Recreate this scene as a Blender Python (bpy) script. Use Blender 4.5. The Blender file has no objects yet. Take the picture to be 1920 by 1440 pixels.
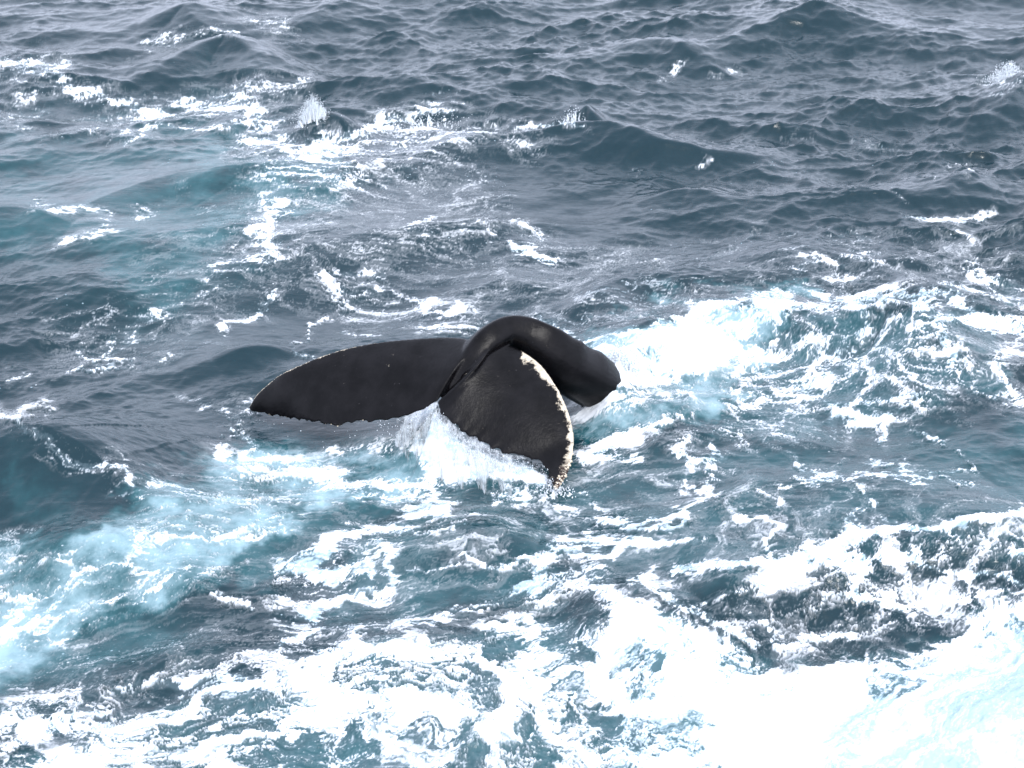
import bpy, bmesh, math, random
import numpy as np
from mathutils import Vector, Matrix

# ------------------------------------------------------------------ camera
random.seed(7)
sc = bpy.context.scene
CAM_H, PITCH, FPX = 8.7, math.radians(25.0), 3045.0      # height above the sea, look-down angle, focal length in photo pixels
cam_d = bpy.data.cameras.new('camera')
cam_d.sensor_width = 36.0
cam_d.lens = 36.0 * FPX / 1920.0
cam_d.clip_end = 20000.0
cam_d.dof.use_dof = True; cam_d.dof.focus_distance = 20.3; cam_d.dof.aperture_fstop = 2.6
cam = bpy.data.objects.new('camera', cam_d)
cam.location = (0, 0, CAM_H)
cam.rotation_euler = (math.pi / 2 - PITCH, 0, 0)
sc.collection.objects.link(cam)
sc.camera = cam

# ------------------------------------------------------------------ sky and sun (bright overcast)
SUN_EL, SUN_AZ = math.radians(52), math.radians(150)      # azimuth clockwise from +Y
w = bpy.data.worlds.new('World'); sc.world = w; w.use_nodes = True
nt = w.node_tree; nt.nodes.clear()
sky = nt.nodes.new('ShaderNodeTexSky'); sky.sky_type = 'NISHITA'; sky.sun_disc = False
sky.sun_elevation = SUN_EL; sky.sun_rotation = SUN_AZ; sky.dust_density = 6.0; sky.air_density = 1.0
hs = nt.nodes.new('ShaderNodeHueSaturation'); hs.inputs['Saturation'].default_value = 0.30
mx = nt.nodes.new('ShaderNodeMix'); mx.data_type = 'RGBA'; mx.inputs[0].default_value = 0.68
mx.inputs[7].default_value = (9.0, 9.75, 12.1, 1)         # the even grey cloud layer
bg = nt.nodes.new('ShaderNodeBackground'); bg.inputs['Strength'].default_value = 0.10
wo = nt.nodes.new('ShaderNodeOutputWorld')
nt.links.new(sky.outputs[0], hs.inputs['Color']); nt.links.new(hs.outputs[0], mx.inputs[6])
nt.links.new(mx.outputs[2], bg.inputs[0]); nt.links.new(bg.outputs[0], wo.inputs[0])
sd = bpy.data.lights.new('sun', 'SUN'); sd.energy = 0.6; sd.angle = math.radians(14); sd.color = (1.0, 0.97, 0.93)
sun = bpy.data.objects.new('sun', sd); sc.collection.objects.link(sun)
sdir = Vector((math.sin(SUN_AZ) * math.cos(SUN_EL), math.cos(SUN_AZ) * math.cos(SUN_EL), math.sin(SUN_EL)))
sun.rotation_euler = sdir.to_track_quat('Z', 'Y').to_euler()
sun.location = (6, -10, 20)
sc.view_settings.view_transform = 'Standard'; sc.view_settings.look = 'None'
sc.view_settings.exposure = 1.2; sc.view_settings.gamma = 1.0

# ------------------------------------------------------------------ photo pixel <-> place
CP, SP = math.cos(PITCH), math.sin(PITCH)
def place(px, py, z=0.0):
    """point at height z seen at photo pixel (px, py)"""
    a, b = (px - 960) / FPX, (720 - py) / FPX
    d = np.array((a, CP + b * SP, -SP + b * CP))
    return np.array((0, 0, CAM_H)) + d * ((z - CAM_H) / d[2])
def pixel(x, y, z):
    dz = z - CAM_H
    f = np.maximum(y * CP - dz * SP, 0.5); u = y * SP + dz * CP
    return 960 + FPX * x / f, 720 - FPX * u / f

# ------------------------------------------------------------------ noise helpers
def noise_tile(n, beta, seed, lo=1.0):
    r = np.random.default_rng(seed)
    f = np.fft.fft2(r.standard_normal((n, n)))
    k = np.hypot(*np.meshgrid(np.fft.fftfreq(n) * n, np.fft.fftfreq(n) * n, indexing='ij'))
    k[0, 0] = 1e9
    t = np.real(np.fft.ifft2(f * np.where(k < lo, 0, k ** -beta)))
    return (t / t.std()).astype(np.float32)
def sample(t, u, v):
    n = t.shape[0]
    u = (u % 1.0) * n; v = (v % 1.0) * n
    i = np.floor(u).astype(np.int64); j = np.floor(v).astype(np.int64)
    a = (u - i).astype(np.float32); b = (v - j).astype(np.float32)
    a = a * a * (3 - 2 * a) * 0.5 + a * 0.5; b = b * b * (3 - 2 * b) * 0.5 + b * 0.5
    i %= n; j %= n; i1 = (i + 1) % n; j1 = (j + 1) % n
    return (t[i, j] * (1 - a) + t[i1, j] * a) * (1 - b) + (t[i, j1] * (1 - a) + t[i1, j1] * a) * b
def sstep(a, b, x):
    t = np.clip((x - a) / (b - a), 0, 1); return t * t * (3 - 2 * t)
def ocean_tile(n, L, lmin, lmax, rms, wind, spread, seed, p=4.0):
    """height and sideways displacement of a periodic wave field L metres wide"""
    r = np.random.default_rng(seed)
    kx, ky = np.meshgrid(np.fft.fftfreq(n) * n * 2 * np.pi / L, np.fft.fftfreq(n) * n * 2 * np.pi / L, indexing='ij')
    k = np.hypot(kx, ky); k[0, 0] = 1
    kp, km = 2 * np.pi / lmax, 2 * np.pi / lmin
    c = np.cos(np.arctan2(ky, kx) - wind)
    S = k ** (-p) * np.exp(-(kp / k) ** 2) * np.exp(-(k / km) ** 2) * (np.abs(c) ** spread + 0.12)
    S[0, 0] = 0
    H = np.sqrt(S) * np.fft.fft2(r.standard_normal((n, n)))
    h = np.real(np.fft.ifft2(H)); s = rms / h.std()
    dx = np.real(np.fft.ifft2(-1j * kx / k * H)) * s; dy = np.real(np.fft.ifft2(-1j * ky / k * H)) * s
    return (h * s).astype(np.float32), dx.astype(np.float32), dy.astype(np.float32)

def cells(u, v, seed, n=96):
    """distance from the border between scattered cells, about 0..1"""
    r = np.random.default_rng(seed); jx = r.random((n, n)); jy = r.random((n, n))
    iu = np.floor(u).astype(np.int64); iv = np.floor(v).astype(np.int64)
    f1 = np.full(u.shape, 9.0); f2 = np.full(u.shape, 9.0)
    for a in (-1, 0, 1):
        for c in (-1, 0, 1):
            i = (iu + a) % n; j = (iv + c) % n
            d = np.hypot(iu + a + jx[i, j] - u, iv + c + jy[i, j] - v)
            f2 = np.minimum(f2, np.maximum(f1, d)); f1 = np.minimum(f1, d)
    return np.minimum((f2 - f1) / .7, 1)

# ------------------------------------------------------------------ materials
def mat(name):
    m = bpy.data.materials.new(name); m.use_nodes = True
    m.node_tree.nodes.clear(); return m
class NB:
    """small node builder"""
    def __init__(s, m): s.t = m.node_tree
    def n(s, kind, **kw):
        o = s.t.nodes.new('ShaderNode' + kind)
        for k, v in kw.items(): setattr(o, k, v)
        return o
    def put(s, sock, v):
        if isinstance(v, bpy.types.NodeSocket): s.t.links.new(v, sock)
        elif v is not None: sock.default_value = v
    def math(s, op, a, b=None, c=None, clamp=False):
        o = s.n('Math', operation=op, use_clamp=clamp)
        for i, v in enumerate((a, b, c)):
            if v is not None: s.put(o.inputs[i], v)
        return o.outputs[0]
    def ss(s, x, a, b):
        o = s.n('MapRange', interpolation_type='SMOOTHSTEP')
        s.put(o.inputs[0], x); s.put(o.inputs[1], a); s.put(o.inputs[2], b)
        return o.outputs[0]
    def mixc(s, f, a, b):
        o = s.n('Mix', data_type='RGBA'); s.put(o.inputs[0], f); s.put(o.inputs[6], a); s.put(o.inputs[7], b)
        return o.outputs[2]
    def noise(s, v, scale, detail=4, rough=0.55, dist=0.0):
        o = s.n('TexNoise'); s.put(o.inputs['Vector'], v); o.inputs['Scale'].default_value = scale
        o.inputs['Detail'].default_value = detail; o.inputs['Roughness'].default_value = rough
        o.inputs['Distortion'].default_value = dist
        return o.outputs[0], o.outputs[1]
    def voro(s, v, scale, feature='DISTANCE_TO_EDGE', rnd=1.0):
        o = s.n('TexVoronoi', feature=feature); s.put(o.inputs['Vector'], v)
        o.inputs['Scale'].default_value = scale; o.inputs['Randomness'].default_value = rnd
        return o.outputs['Distance']

def sea_material():
    m = mat('sea_water'); b = NB(m)
    at = lambda nm: b.n('Attribute', attribute_name=nm)
    foamD = at('foam').outputs['Fac']; aer = at('aeration').outputs['Fac']; flow = at('flow').outputs['Vector']
    pat = at('pattern').outputs['Fac']                   # broad foam lace, worked out with the waves
    e3 = b.ss(b.voro(flow, 17.0), 0.0, 0.40)
    n2, _ = b.noise(flow, 16.0, 4, 0.62, 0.5)
    p = b.math('MULTIPLY_ADD', e3, -0.16, b.math('MULTIPLY_ADD', n2, 0.56, b.math('ADD', pat, -0.20)))
    d = b.math('ADD', p, b.math('SUBTRACT', b.math('POWER', b.math('MAXIMUM', foamD, 0.0), 1.45), 1.0))
    thick = b.math('POWER', b.ss(d, -0.16, 0.48), 1.8)
    thin = b.math('MULTIPLY', b.ss(d, -0.50, 0.12), 0.13)          # film of bubbles round the threads
    foam = b.math('MAXIMUM', thick, thin)
    foam = b.math('MULTIPLY', foam, b.ss(foamD, 0.04, 0.22))
    foam = b.math('MAXIMUM', foam, b.math('MULTIPLY', at('thread').outputs['Fac'], b.math('MULTIPLY', b.ss(n2, 0.30, 0.62), 0.75)))
    # loose specks of foam
    sp = b.ss(b.voro(b.n('NewGeometry').outputs['Position'], 8.0, 'F1'), 0.13, 0.07)
    spn, _ = b.noise(flow, 0.8, 3, 0.6)
    spk = b.math('MULTIPLY', sp, b.ss(b.math('MULTIPLY_ADD', foamD, 0.22, spn), 0.60, 0.68))
    foam = b.math('MAXIMUM', foam, b.math('MULTIPLY', spk, 0.75))
    # colour of the water body; bubbles below the surface make it milky green-blue
    gp = b.n('Mapping'); b.put(gp.inputs[0], b.n('NewGeometry').outputs['Position']); gp.inputs['Scale'].default_value = (.8, .8, .3)
    an, _ = b.noise(gp.outputs[0], 1.7, 6, 0.62)
    a2 = b.math('MULTIPLY', aer, b.ss(an, 0.05, 0.75), clamp=True)
    body = b.mixc(b.ss(a2, 0.0, 0.45), (0.0024, 0.0205, 0.0285, 1), (0.018, 0.078, 0.090, 1))
    body = b.mixc(b.ss(a2, 0.30, 1.0), body, (0.29, 0.43, 0.47, 1))
    fm = b.n('Mapping'); b.put(fm.inputs[0], b.n('NewGeometry').outputs['Position']); fm.inputs['Scale'].default_value = (.55, 1.5, 1.5); fm.inputs['Rotation'].default_value = (0, 0, .22)
    fine, _ = b.noise(fm.outputs[0], 9.0, 4, 0.65, 0.3)
    bump = b.n('Bump'); bump.inputs['Strength'].default_value = 0.35; bump.inputs['Distance'].default_value = 0.02
    b.put(bump.inputs['Height'], fine)
    wat = b.n('BsdfPrincipled'); b.put(wat.inputs['Base Color'], body); wat.inputs['Roughness'].default_value = 0.07
    wat.inputs['IOR'].default_value = 1.33; b.put(wat.inputs['Normal'], bump.outputs[0])
    fb = b.n('Bump'); fb.inputs['Strength'].default_value = 0.55; fb.inputs['Distance'].default_value = 0.03
    b.put(fb.inputs['Height'], b.noise(flow, 16.0, 2, 0.6)[0])
    fo = b.n('BsdfPrincipled'); b.put(fo.inputs['Base Color'], b.mixc(b.ss(p, 0.05, 0.85), (0.34, 0.46, 0.51, 1), (0.64, 0.67, 0.69, 1)))
    fo.inputs['Roughness'].default_value = 0.75; fo.inputs['Specular IOR Level'].default_value = 0.2
    b.put(fo.inputs['Normal'], fb.outputs[0])
    ms = b.n('MixShader'); b.put(ms.inputs[0], foam); b.put(ms.inputs[1], wat.outputs[0]); b.put(ms.inputs[2], fo.outputs[0])
    out = b.n('OutputMaterial'); b.put(out.inputs[0], ms.outputs[0])
    return m

def whale_material():
    m = mat('whale_skin'); b = NB(m)
    pos = b.n('TexCoord').outputs['Object']
    wh = b.n('Attribute', attribute_name='white').outputs['Fac']
    n1, _ = b.noise(pos, 26.0, 5, 0.65); n2, _ = b.noise(pos, 3.0, 4, 0.6); n3, _ = b.noise(pos, 90.0, 2, 0.5); n4, _ = b.noise(pos, 11.0, 6, 0.75)
    mp = b.n('Mapping'); b.put(mp.inputs[0], pos); mp.inputs['Rotation'].default_value = (0.4, 0.3, 0.7); mp.inputs['Scale'].default_value = (3, 26, 3)
    sc1, _ = b.noise(mp.outputs[0], 3.0, 4, 0.6)
    skin = b.mixc(b.ss(n2, 0.35, 0.7), (0.0016, 0.0014, 0.0018, 1), (0.0038, 0.0032, 0.0039, 1))
    skin = b.mixc(b.math('MULTIPLY', b.ss(sc1, 0.68, 0.80), b.ss(n2, 0.45, 0.6)), skin, (0.009, 0.008, 0.0095, 1))   # pale scratches
    v = b.voro(pos, 22.0, 'F1')
    skin = b.mixc(b.math('MULTIPLY', b.ss(v, 0.13, 0.06), b.ss(n1, 0.58, 0.66)), skin, (0.10, 0.095, 0.10, 1))     # small scars
    wm = b.ss(b.math('ADD', wh, b.math('MULTIPLY_ADD', n4, 2.2, -1.1)), 0.36, 0.70)
    brown = b.ss(n3, 0.45, 0.6)
    wcol = b.mixc(b.math('MULTIPLY', brown, 0.35), (0.60, 0.54, 0.43, 1), (0.40, 0.26, 0.12, 1))
    tip = b.n('Attribute', attribute_name='tip').outputs['Fac']
    wcol = b.mixc(b.math('MULTIPLY', tip, b.ss(n1, 0.40, 0.52)), wcol, (0.035, 0.022, 0.018, 1))                   # barnacle-scarred end
    col = b.mixc(wm, skin, wcol)
    bump = b.n('Bump'); bump.inputs['Strength'].default_value = 0.35; bump.inputs['Distance'].default_value = 0.012
    b.put(bump.inputs['Height'], b.math('MULTIPLY_ADD', wm, 0.6, n1))
    pb = b.n('BsdfPrincipled'); b.put(pb.inputs['Base Color'], col); b.put(pb.inputs['Normal'], bump.outputs[0])
    b.put(pb.inputs['Roughness'], b.math('MULTIPLY_ADD', wm, 0.30, b.math('MULTIPLY_ADD', n2, 0.06, 0.23))); pb.inputs['IOR'].default_value = 1.36; b.put(pb.inputs['Specular IOR Level'], b.math('MULTIPLY_ADD', n2, 0.26, 0.12))
    out = b.n('OutputMaterial'); b.put(out.inputs[0], pb.outputs[0])
    return m

def spray_material(name, alpha=1.0):
    m = mat(name); b = NB(m)
    pos = b.n('TexCoord').outputs['Object']
    n1, _ = b.noise(pos, 30.0, 3, 0.6)
    pb = b.n('BsdfPrincipled')
    b.put(pb.inputs['Base Color'], b.mixc(n1, (0.80, 0.86, 0.89, 1), (0.90, 0.92, 0.94, 1)))
    pb.inputs['Roughness'].default_value = 0.35; pb.inputs['IOR'].default_value = 1.33
    tr = b.n('BsdfTranslucent'); tr.inputs[0].default_value = (0.80, 0.88, 0.92, 1)
    ms = b.n('MixShader'); ms.inputs[0].default_value = 0.2; b.put(ms.inputs[1], pb.outputs[0]); b.put(ms.inputs[2], tr.outputs[0])
    res = ms.outputs[0]
    if alpha < 1:
        tp = b.n('BsdfTransparent'); m2 = b.n('MixShader'); m2.inputs[0].default_value = alpha
        b.put(m2.inputs[1], tp.outputs[0]); b.put(m2.inputs[2], res); res = m2.outputs[0]
    out = b.n('OutputMaterial'); b.put(out.inputs[0], res)
    return m

def barnacle_material():
    m = mat('barnacle_shell'); b = NB(m)
    n1, _ = b.noise(b.n('TexCoord').outputs['Object'], 40.0, 4, 0.6)
    pb = b.n('BsdfPrincipled'); b.put(pb.inputs['Base Color'], b.mixc(n1, (0.50, 0.40, 0.26, 1), (0.78, 0.72, 0.60, 1)))
    pb.inputs['Roughness'].default_value = 0.7
    out = b.n('OutputMaterial'); b.put(out.inputs[0], pb.outputs[0])
    return m

def mesh_object(name, verts, faces, material, parent=None, smooth=True):
    me = bpy.data.meshes.new(name); me.from_pydata([tuple(v) for v in verts], [], faces); me.update()
    if smooth: me.polygons.foreach_set('use_smooth', np.ones(len(me.polygons), bool))
    me.materials.append(material)
    o = bpy.data.objects.new(name, me); sc.collection.objects.link(o); o.parent = parent
    return o
def tag(o, label=None, cat=None, group=None, kind=None):
    for k, v in (('label', label), ('category', cat), ('group', group), ('kind', kind)):
        if v: o[k] = v
    return o

# ------------------------------------------------------------------ where the foam lies (traced in photo pixels, laid on the water)
FX0, FY0, FST, FW, FH = -330, -90, 3.0, 860, 570
gx, gy = np.meshgrid(FX0 + FST * np.arange(FW), FY0 + FST * np.arange(FH))
FOAM = np.zeros((FH, FW), np.float32); AER = np.zeros((FH, FW), np.float32); CALM = np.zeros((FH, FW), np.float32)
def seg_dist(X, Y, pts):
    d = np.full(X.shape, 1e9)
    if len(pts) == 1: return np.hypot(X - pts[0][0], Y - pts[0][1])
    for (ax, ay), (bx, by) in zip(pts[:-1], pts[1:]):
        vx, vy = bx - ax, by - ay
        t = np.clip(((X - ax) * vx + (Y - ay) * vy) / (vx * vx + vy * vy + 1e-9), 0, 1)
        d = np.minimum(d, np.hypot(X - ax - t * vx, Y - ay - t * vy))
    return d
def stroke(M, pts, wd, val, halo=0.48):
    P = np.array(pts, float); r = wd * 4 + 12
    if M is FOAM and wd < 5.5: val = min(val * 1.32, 1.08)
    i0 = int(max(0, (P[:, 1].min() - r - FY0) / FST)); i1 = int(min(FH, (P[:, 1].max() + r - FY0) / FST + 1))
    j0 = int(max(0, (P[:, 0].min() - r - FX0) / FST)); j1 = int(min(FW, (P[:, 0].max() + r - FX0) / FST + 1))
    if i1 <= i0 or j1 <= j0: return
    d = seg_dist(gx[i0:i1, j0:j1], gy[i0:i1, j0:j1], pts) / max(wd, 3.0)
    v = (val * .93) * ((1 - halo) * np.exp(-d ** 4) + halo * np.exp(-(d / 2.6) ** 2))
    M[i0:i1, j0:j1] = np.maximum(M[i0:i1, j0:j1], v) + 0.25 * np.minimum(M[i0:i1, j0:j1], v) * (v < 0.9)
def region(M, pts, val, soft):
    inside = np.zeros(gx.shape, bool)
    n = len(pts)
    for i in range(n):
        (ax, ay), (bx, by) = pts[i], pts[(i + 1) % n]
        if ay == by: continue
        c = ((ay > gy) != (by > gy)) & (gx < (bx - ax) * (gy - ay) / (by - ay) + ax)
        inside ^= c
    d = seg_dist(gx, gy, pts + [pts[0]]); d = np.where(inside, d, -d)
    M[:] = np.maximum(M, val * sstep(-soft, soft, d))
class Crop:
    def __init__(s, x0, y0, k): s.x0, s.y0, s.k = x0, y0, k
    def P(s, flat): return [(s.x0 + flat[i] / s.k, s.y0 + flat[i + 1] / s.k) for i in range(0, len(flat), 2)]
    def f(s, wd, val, *flat): stroke(FOAM, s.P(flat), wd / s.k, val)
    def a(s, wd, val, *flat): stroke(AER, s.P(flat), wd / s.k, val, 0.6)
    def F(s, val, soft, *flat): region(FOAM, s.P(flat), val, soft)
    def A(s, val, soft, *flat): region(AER, s.P(flat), val, soft)

c3 = Crop(0, 0, 2.0); c4 = Crop(960, 0, 2.0); c5 = Crop(0, 540, 1.6); c1 = Crop(420, 540, 2.4)
c6 = Crop(1100, 500, 2.3415); c7 = Crop(500, 900, 2.4); c8 = Crop(1200, 900, 2.6667); cf = Crop(0, 0, 1.0)
# far left
for q in ((25, .8, -300, 230, 0, 250, 120, 245, 250, 250), (15, .6, 100, 260, 90, 330, 60, 370, 160, 350), (22, .85, 200, 290, 300, 340, 400, 370, 520, 420, 560, 440),
          (12, .65, -200, 400, 0, 430, 100, 450, 200, 465, 330, 470, 430, 490, 560, 450), (25, .85, 560, 420, 700, 410, 850, 410, 960, 400, 980, 430),
          (22, .6, 900, 350, 1020, 330, 1150, 310), (12, .75, 470, 540, 550, 500, 700, 490, 830, 480, 960, 470), (20, .7, 900, 470, 1000, 460, 1080, 450),
          (22, .7, 890, 540, 1000, 520, 1100, 530, 1250, 590), (24, .85, 1250, 510, 1350, 500, 1450, 460, 1560, 430, 1640, 405),
          (35, .58, 1200, 540, 1350, 570, 1500, 530, 1680, 540, 1800, 520), (15, .8, 1050, 570, 1150, 600, 1250, 580),
          (50, .62, 1000, 620, 1100, 640, 1250, 650, 1350, 690), (35, .75, 1000, 720, 1100, 740, 1040, 810), (20, .6, 1040, 810, 1120, 800),
          (35, .75, 980, 870, 1020, 900, 1060, 930), (25, .7, 780, 1040, 820, 1010, 960, 990, 1050, 960), (7, .6, 140, 760, 250, 800, 400, 825),
          (10, .55, 200, 930, 330, 910, 400, 870, 530, 790), (12, .55, 590, 730, 660, 720), (10, .5, 720, 780, 800, 770), (8, .6, 720, 125, 850, 130),
          (14, .6, 950, 90, 1000, 110, 1100, 95), (8, .5, 540, 180, 640, 160, 690, 145), (30, .6, 1560, 880, 1620, 870), (15, .5, 1750, 870, 1830, 850, 1840, 920),
          (8, .5, 1700, 690, 1850, 680), (20, .65, 1220, 1060, 1350, 1020, 1430, 1040), (30, .35, 1150, 860, 1250, 940, 1330, 970), (12, .5, 840, 960, 900, 930), (12, .5, 950, 790, 990, 850)):
    c3.f(*q)
# far right
for q in ((10, .9, 0, 470, 60, 465, 120, 470, 230, 455, 300, 470), (25, .5, 10, 520, 100, 560), (8, .5, 560, 285, 640, 270), (10, .5, 780, 290, 830, 270),
          (6, .6, 450, 650, 510, 650), (8, .7, 710, 620, 730, 600), (10, .8, 1490, 800, 1620, 805, 1750, 795, 1820, 780), (8, .8, 1600, 780, 1650, 795),
          (6, .4, 1000, 520, 1100, 510), (12, .5, 1330, 530, 1400, 530, 1450, 545), (20, .65, 1780, 330, 1850, 310, 1920, 320, 2200, 330), (8, .5, 1470, 700, 1490, 720),
          (20, .65, 0, 850, 100, 890, 60, 940, 170, 970), (10, .8, 10, 920, 170, 980), (12, .5, 500, 1000, 680, 980, 800, 930, 940, 890),
          (15, .75, 1030, 1030, 1100, 985, 1250, 1010, 1300, 970, 1390, 965), (15, .55, 1130, 1060, 1300, 1050, 1400, 1050), (10, .6, 1200, 890, 1260, 885, 1300, 910),
          (16, .65, 1740, 1040, 1760, 990, 1790, 1050, 1900, 1060), (8, .5, 1540, 910, 1580, 890), (10, .5, 1700, 860, 1780, 880), (6, .45, 1600, 630, 1720, 630)):
    c4.f(*q)
# left of the flukes and lower left
for q in ((20, .7, 1000, 0, 1020, 40), (10, .7, 540, 40, 640, 20), (18, .75, 490, 70, 420, 95, 380, 130, 330, 190), (12, .7, 300, 160, 280, 190, 350, 230, 380, 240),
          (8, .65, 200, 190, 240, 220, 280, 240), (8, .65, 180, 265, 260, 255, 330, 240), (6, .55, 20, 290, 90, 280), (8, .7, 830, 20, 770, 60, 710, 100),
          (5, .5, 700, 130, 540, 180, 460, 215), (10, .5, 70, 395, 130, 350, 150, 380), (5, .65, 985, 90, 900, 145, 885, 180, 960, 190),
          (13, .9, -200, 350, 0, 395, 60, 440, 140, 460, 200, 500, 280, 520, 400, 520, 440, 570), (10, .6, 440, 545, 430, 590, 340, 600), (15, .85, 480, 590, 520, 560, 600, 600),
          (8, .5, 540, 330, 650, 355), (12, .75, 700, 370, 740, 440, 760, 500, 850, 540, 1024, 575), (14, .7, 760, 330, 745, 400),
          (20, .95, -200, 1130, 0, 1050, 120, 980, 260, 880), (15, .8, -150, 1000, 0, 940, 100, 880, 270, 770, 370, 730, 480, 680), (10, .7, 370, 760, 440, 810, 560, 850),
          (10, .7, 180, 1060, 280, 1010, 400, 940, 520, 870, 660, 830), (8, .65, 640, 720, 660, 780, 740, 700), (6, .6, 480, 720, 600, 700), (10, .7, 0, 1040, 200, 960, 280, 1000),
          (10, .6, 740, 700, 760, 800), (9, .85, 660, 900, 700, 940, 760, 945), (8, .6, 0, 830, 130, 820), (12, .5, 0, 760, 130, 720), (8, .7, 540, 680, 580, 650),
          (30, .9, 860, 840, 960, 800, 1024, 760), (30, .9, 930, 860, 1000, 880), (25, .85, 900, 960, 950, 990), (14, .8, 840, 1050, 920, 1030),
          (12, .9, 0, 1410, 100, 1350, 180, 1290, 340, 1280), (25, .85, 120, 1330, 260, 1330, 420, 1340), (20, .8, 360, 1200, 560, 1180, 720, 1160), (12, .5, 40, 1190, 160, 1230),
          (50, .85, 580, 1240, 800, 1180, 1024, 1120), (90, .85, 560, 1440, 800, 1330, 1024, 1250), (20, .7, 300, 1440, 420, 1400), (10, .8, 100, 1440, 200, 1380), (70, .33, 200, 1130, 700, 1080)):
    c5.f(*q)
# round the whale
c1.F(1.2, 14, 950, 540, 1100, 670, 1200, 750, 1420, 770, 1460, 860, 1300, 880, 1100, 900, 850, 850, 800, 700, 870, 610)
for q in ((12, .7, 40, 650, 130, 720, 200, 790), (40, .8, 0, 760, 150, 830, 400, 850, 560, 930, 800, 890, 1000, 900), (22, .65, 480, 740, 620, 730, 800, 720),
          (25, .9, 1580, 770, 1700, 740, 1900, 650), (15, .85, 1600, 790, 1700, 790, 1800, 790, 1860, 780), (12, .85, 1540, 480, 1700, 510, 1770, 490), (40, .6, 1600, 560, 1750, 560, 1900, 520),
          (30, .6, 480, 20, 560, 60, 650, 20), (15, .85, 800, 80, 1000, 100), (25, .7, 870, 170, 1000, 180, 1100, 200), (6, .6, 590, 210, 700, 220), (5, .6, 320, 250, 350, 285, 440, 290),
          (25, .45, 1440, 120, 1600, 140, 1700, 100, 1850, 100), (40, .9, 1450, 150, 1600, 250, 1800, 300)):
    c1.f(*q)
# right of the whale
c6.F(1.06, 18, 0, 300, 140, 270, 290, 180, 560, 160, 800, 100, 900, 160, 880, 260, 700, 330, 640, 420, 440, 480, 160, 540, 140, 460, 0, 370)
for q in ((30, 1., 900, 170, 1100, 170, 1250, 150, 1450, 110, 1600, 120, 1750, 180, 1920, 230, 2400, 330), (35, .9, 1450, 130, 1560, 230, 1700, 240, 1850, 220), (10, .8, 1440, 170, 1520, 260, 1540, 360, 1600, 430),
          (25, .85, 1150, 190, 1190, 280, 1150, 310), (40, .75, 950, 330, 1080, 330, 1100, 400, 1000, 440), (40, .55, 1190, 300, 1350, 330, 1500, 360), (60, .6, 1100, 420, 1300, 430, 1500, 480, 1650, 470),
          (40, .85, 900, 520, 1000, 540, 1080, 500), (20, .9, 1080, 640, 1250, 610, 1450, 590), (35, 1., 1130, 690, 1250, 700, 1330, 690), (10, .7, 1270, 780, 1350, 690, 1450, 610, 1530, 560),
          (30, .55, 800, 560, 960, 600, 1100, 600), (22, .7, 420, 780, 520, 720, 640, 720, 760, 720, 960, 760, 1090, 770), (18, .95, 390, 800, 430, 840, 500, 880, 600, 870), (12, .8, 590, 800, 560, 860),
          (14, .75, 640, 740, 720, 790, 740, 840), (6, .7, 460, 890, 470, 920), (14, .85, 560, 890, 580, 940, 500, 1000, 440, 1060, 400, 1100), (8, .8, 420, 940, 490, 990),
          (14, .95, 880, 850, 900, 900, 1000, 940, 1120, 940, 1220, 880, 1250, 890), (6, .6, 1000, 910, 1100, 860), (14, 1., 1280, 890, 1360, 880), (7, .85, 1290, 910, 1420, 940, 1530, 920, 1700, 910),
          (7, .85, 1420, 930, 1540, 980, 1660, 960), (6, .8, 1450, 760, 1560, 790, 1650, 840, 1690, 900), (14, .9, 1180, 960, 1250, 1050, 1180, 1140, 1060, 1220), (18, .85, 1280, 1130, 1330, 1180),
          (10, .75, 690, 1080, 810, 1080, 880, 1130, 830, 1190, 850, 1250), (8, .6, 800, 1010, 870, 1040), (5, .6, 780, 990, 940, 970), (10, .6, 0, 1010, 100, 1060), (12, .7, 80, 1110, 250, 1080, 330, 1100),
          (20, .85, 0, 1170, 150, 1180, 300, 1190, 550, 1150), (14, .85, 130, 1290, 200, 1200), (16, .95, 440, 1330, 560, 1280, 800, 1270, 1000, 1270, 1200, 1210, 1400, 1180, 1600, 1130, 1900, 1080, 2300, 1000),
          (25, .9, 1800, 480, 1860, 560, 1920, 600, 2200, 640), (40, .7, 1800, 430, 1920, 340, 2200, 330), (8, .6, 1700, 530, 1850, 560), (25, .5, 1600, 440, 1690, 480, 1640, 560, 1660, 640),
          (30, .7, 1780, 80, 1920, 120, 2200, 100), (15, .6, 1700, 20, 1800, 90), (14, .5, 900, 100, 1000, 110, 1100, 50, 1250, 60), (25, .45, 0, 130, 60, 230, 200, 190, 260, 240),
          (40, .95, 820, 1390, 950, 1310, 1100, 1290, 1200, 1330), (30, .8, 1300, 1300, 1450, 1310), (25, .55, 1500, 1190, 1650, 1170, 1700, 1230), (25, 1., 1860, 1250, 1920, 1270), (10, .7, 1450, 1340, 1700, 1380, 1900, 1390),
          (40, .55, 0, 640, 200, 560, 450, 560, 500, 500), (22, .85, 0, 860, 200, 740, 420, 660), (15, .7, 540, 470, 600, 520)):
    c6.f(*q)
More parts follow.
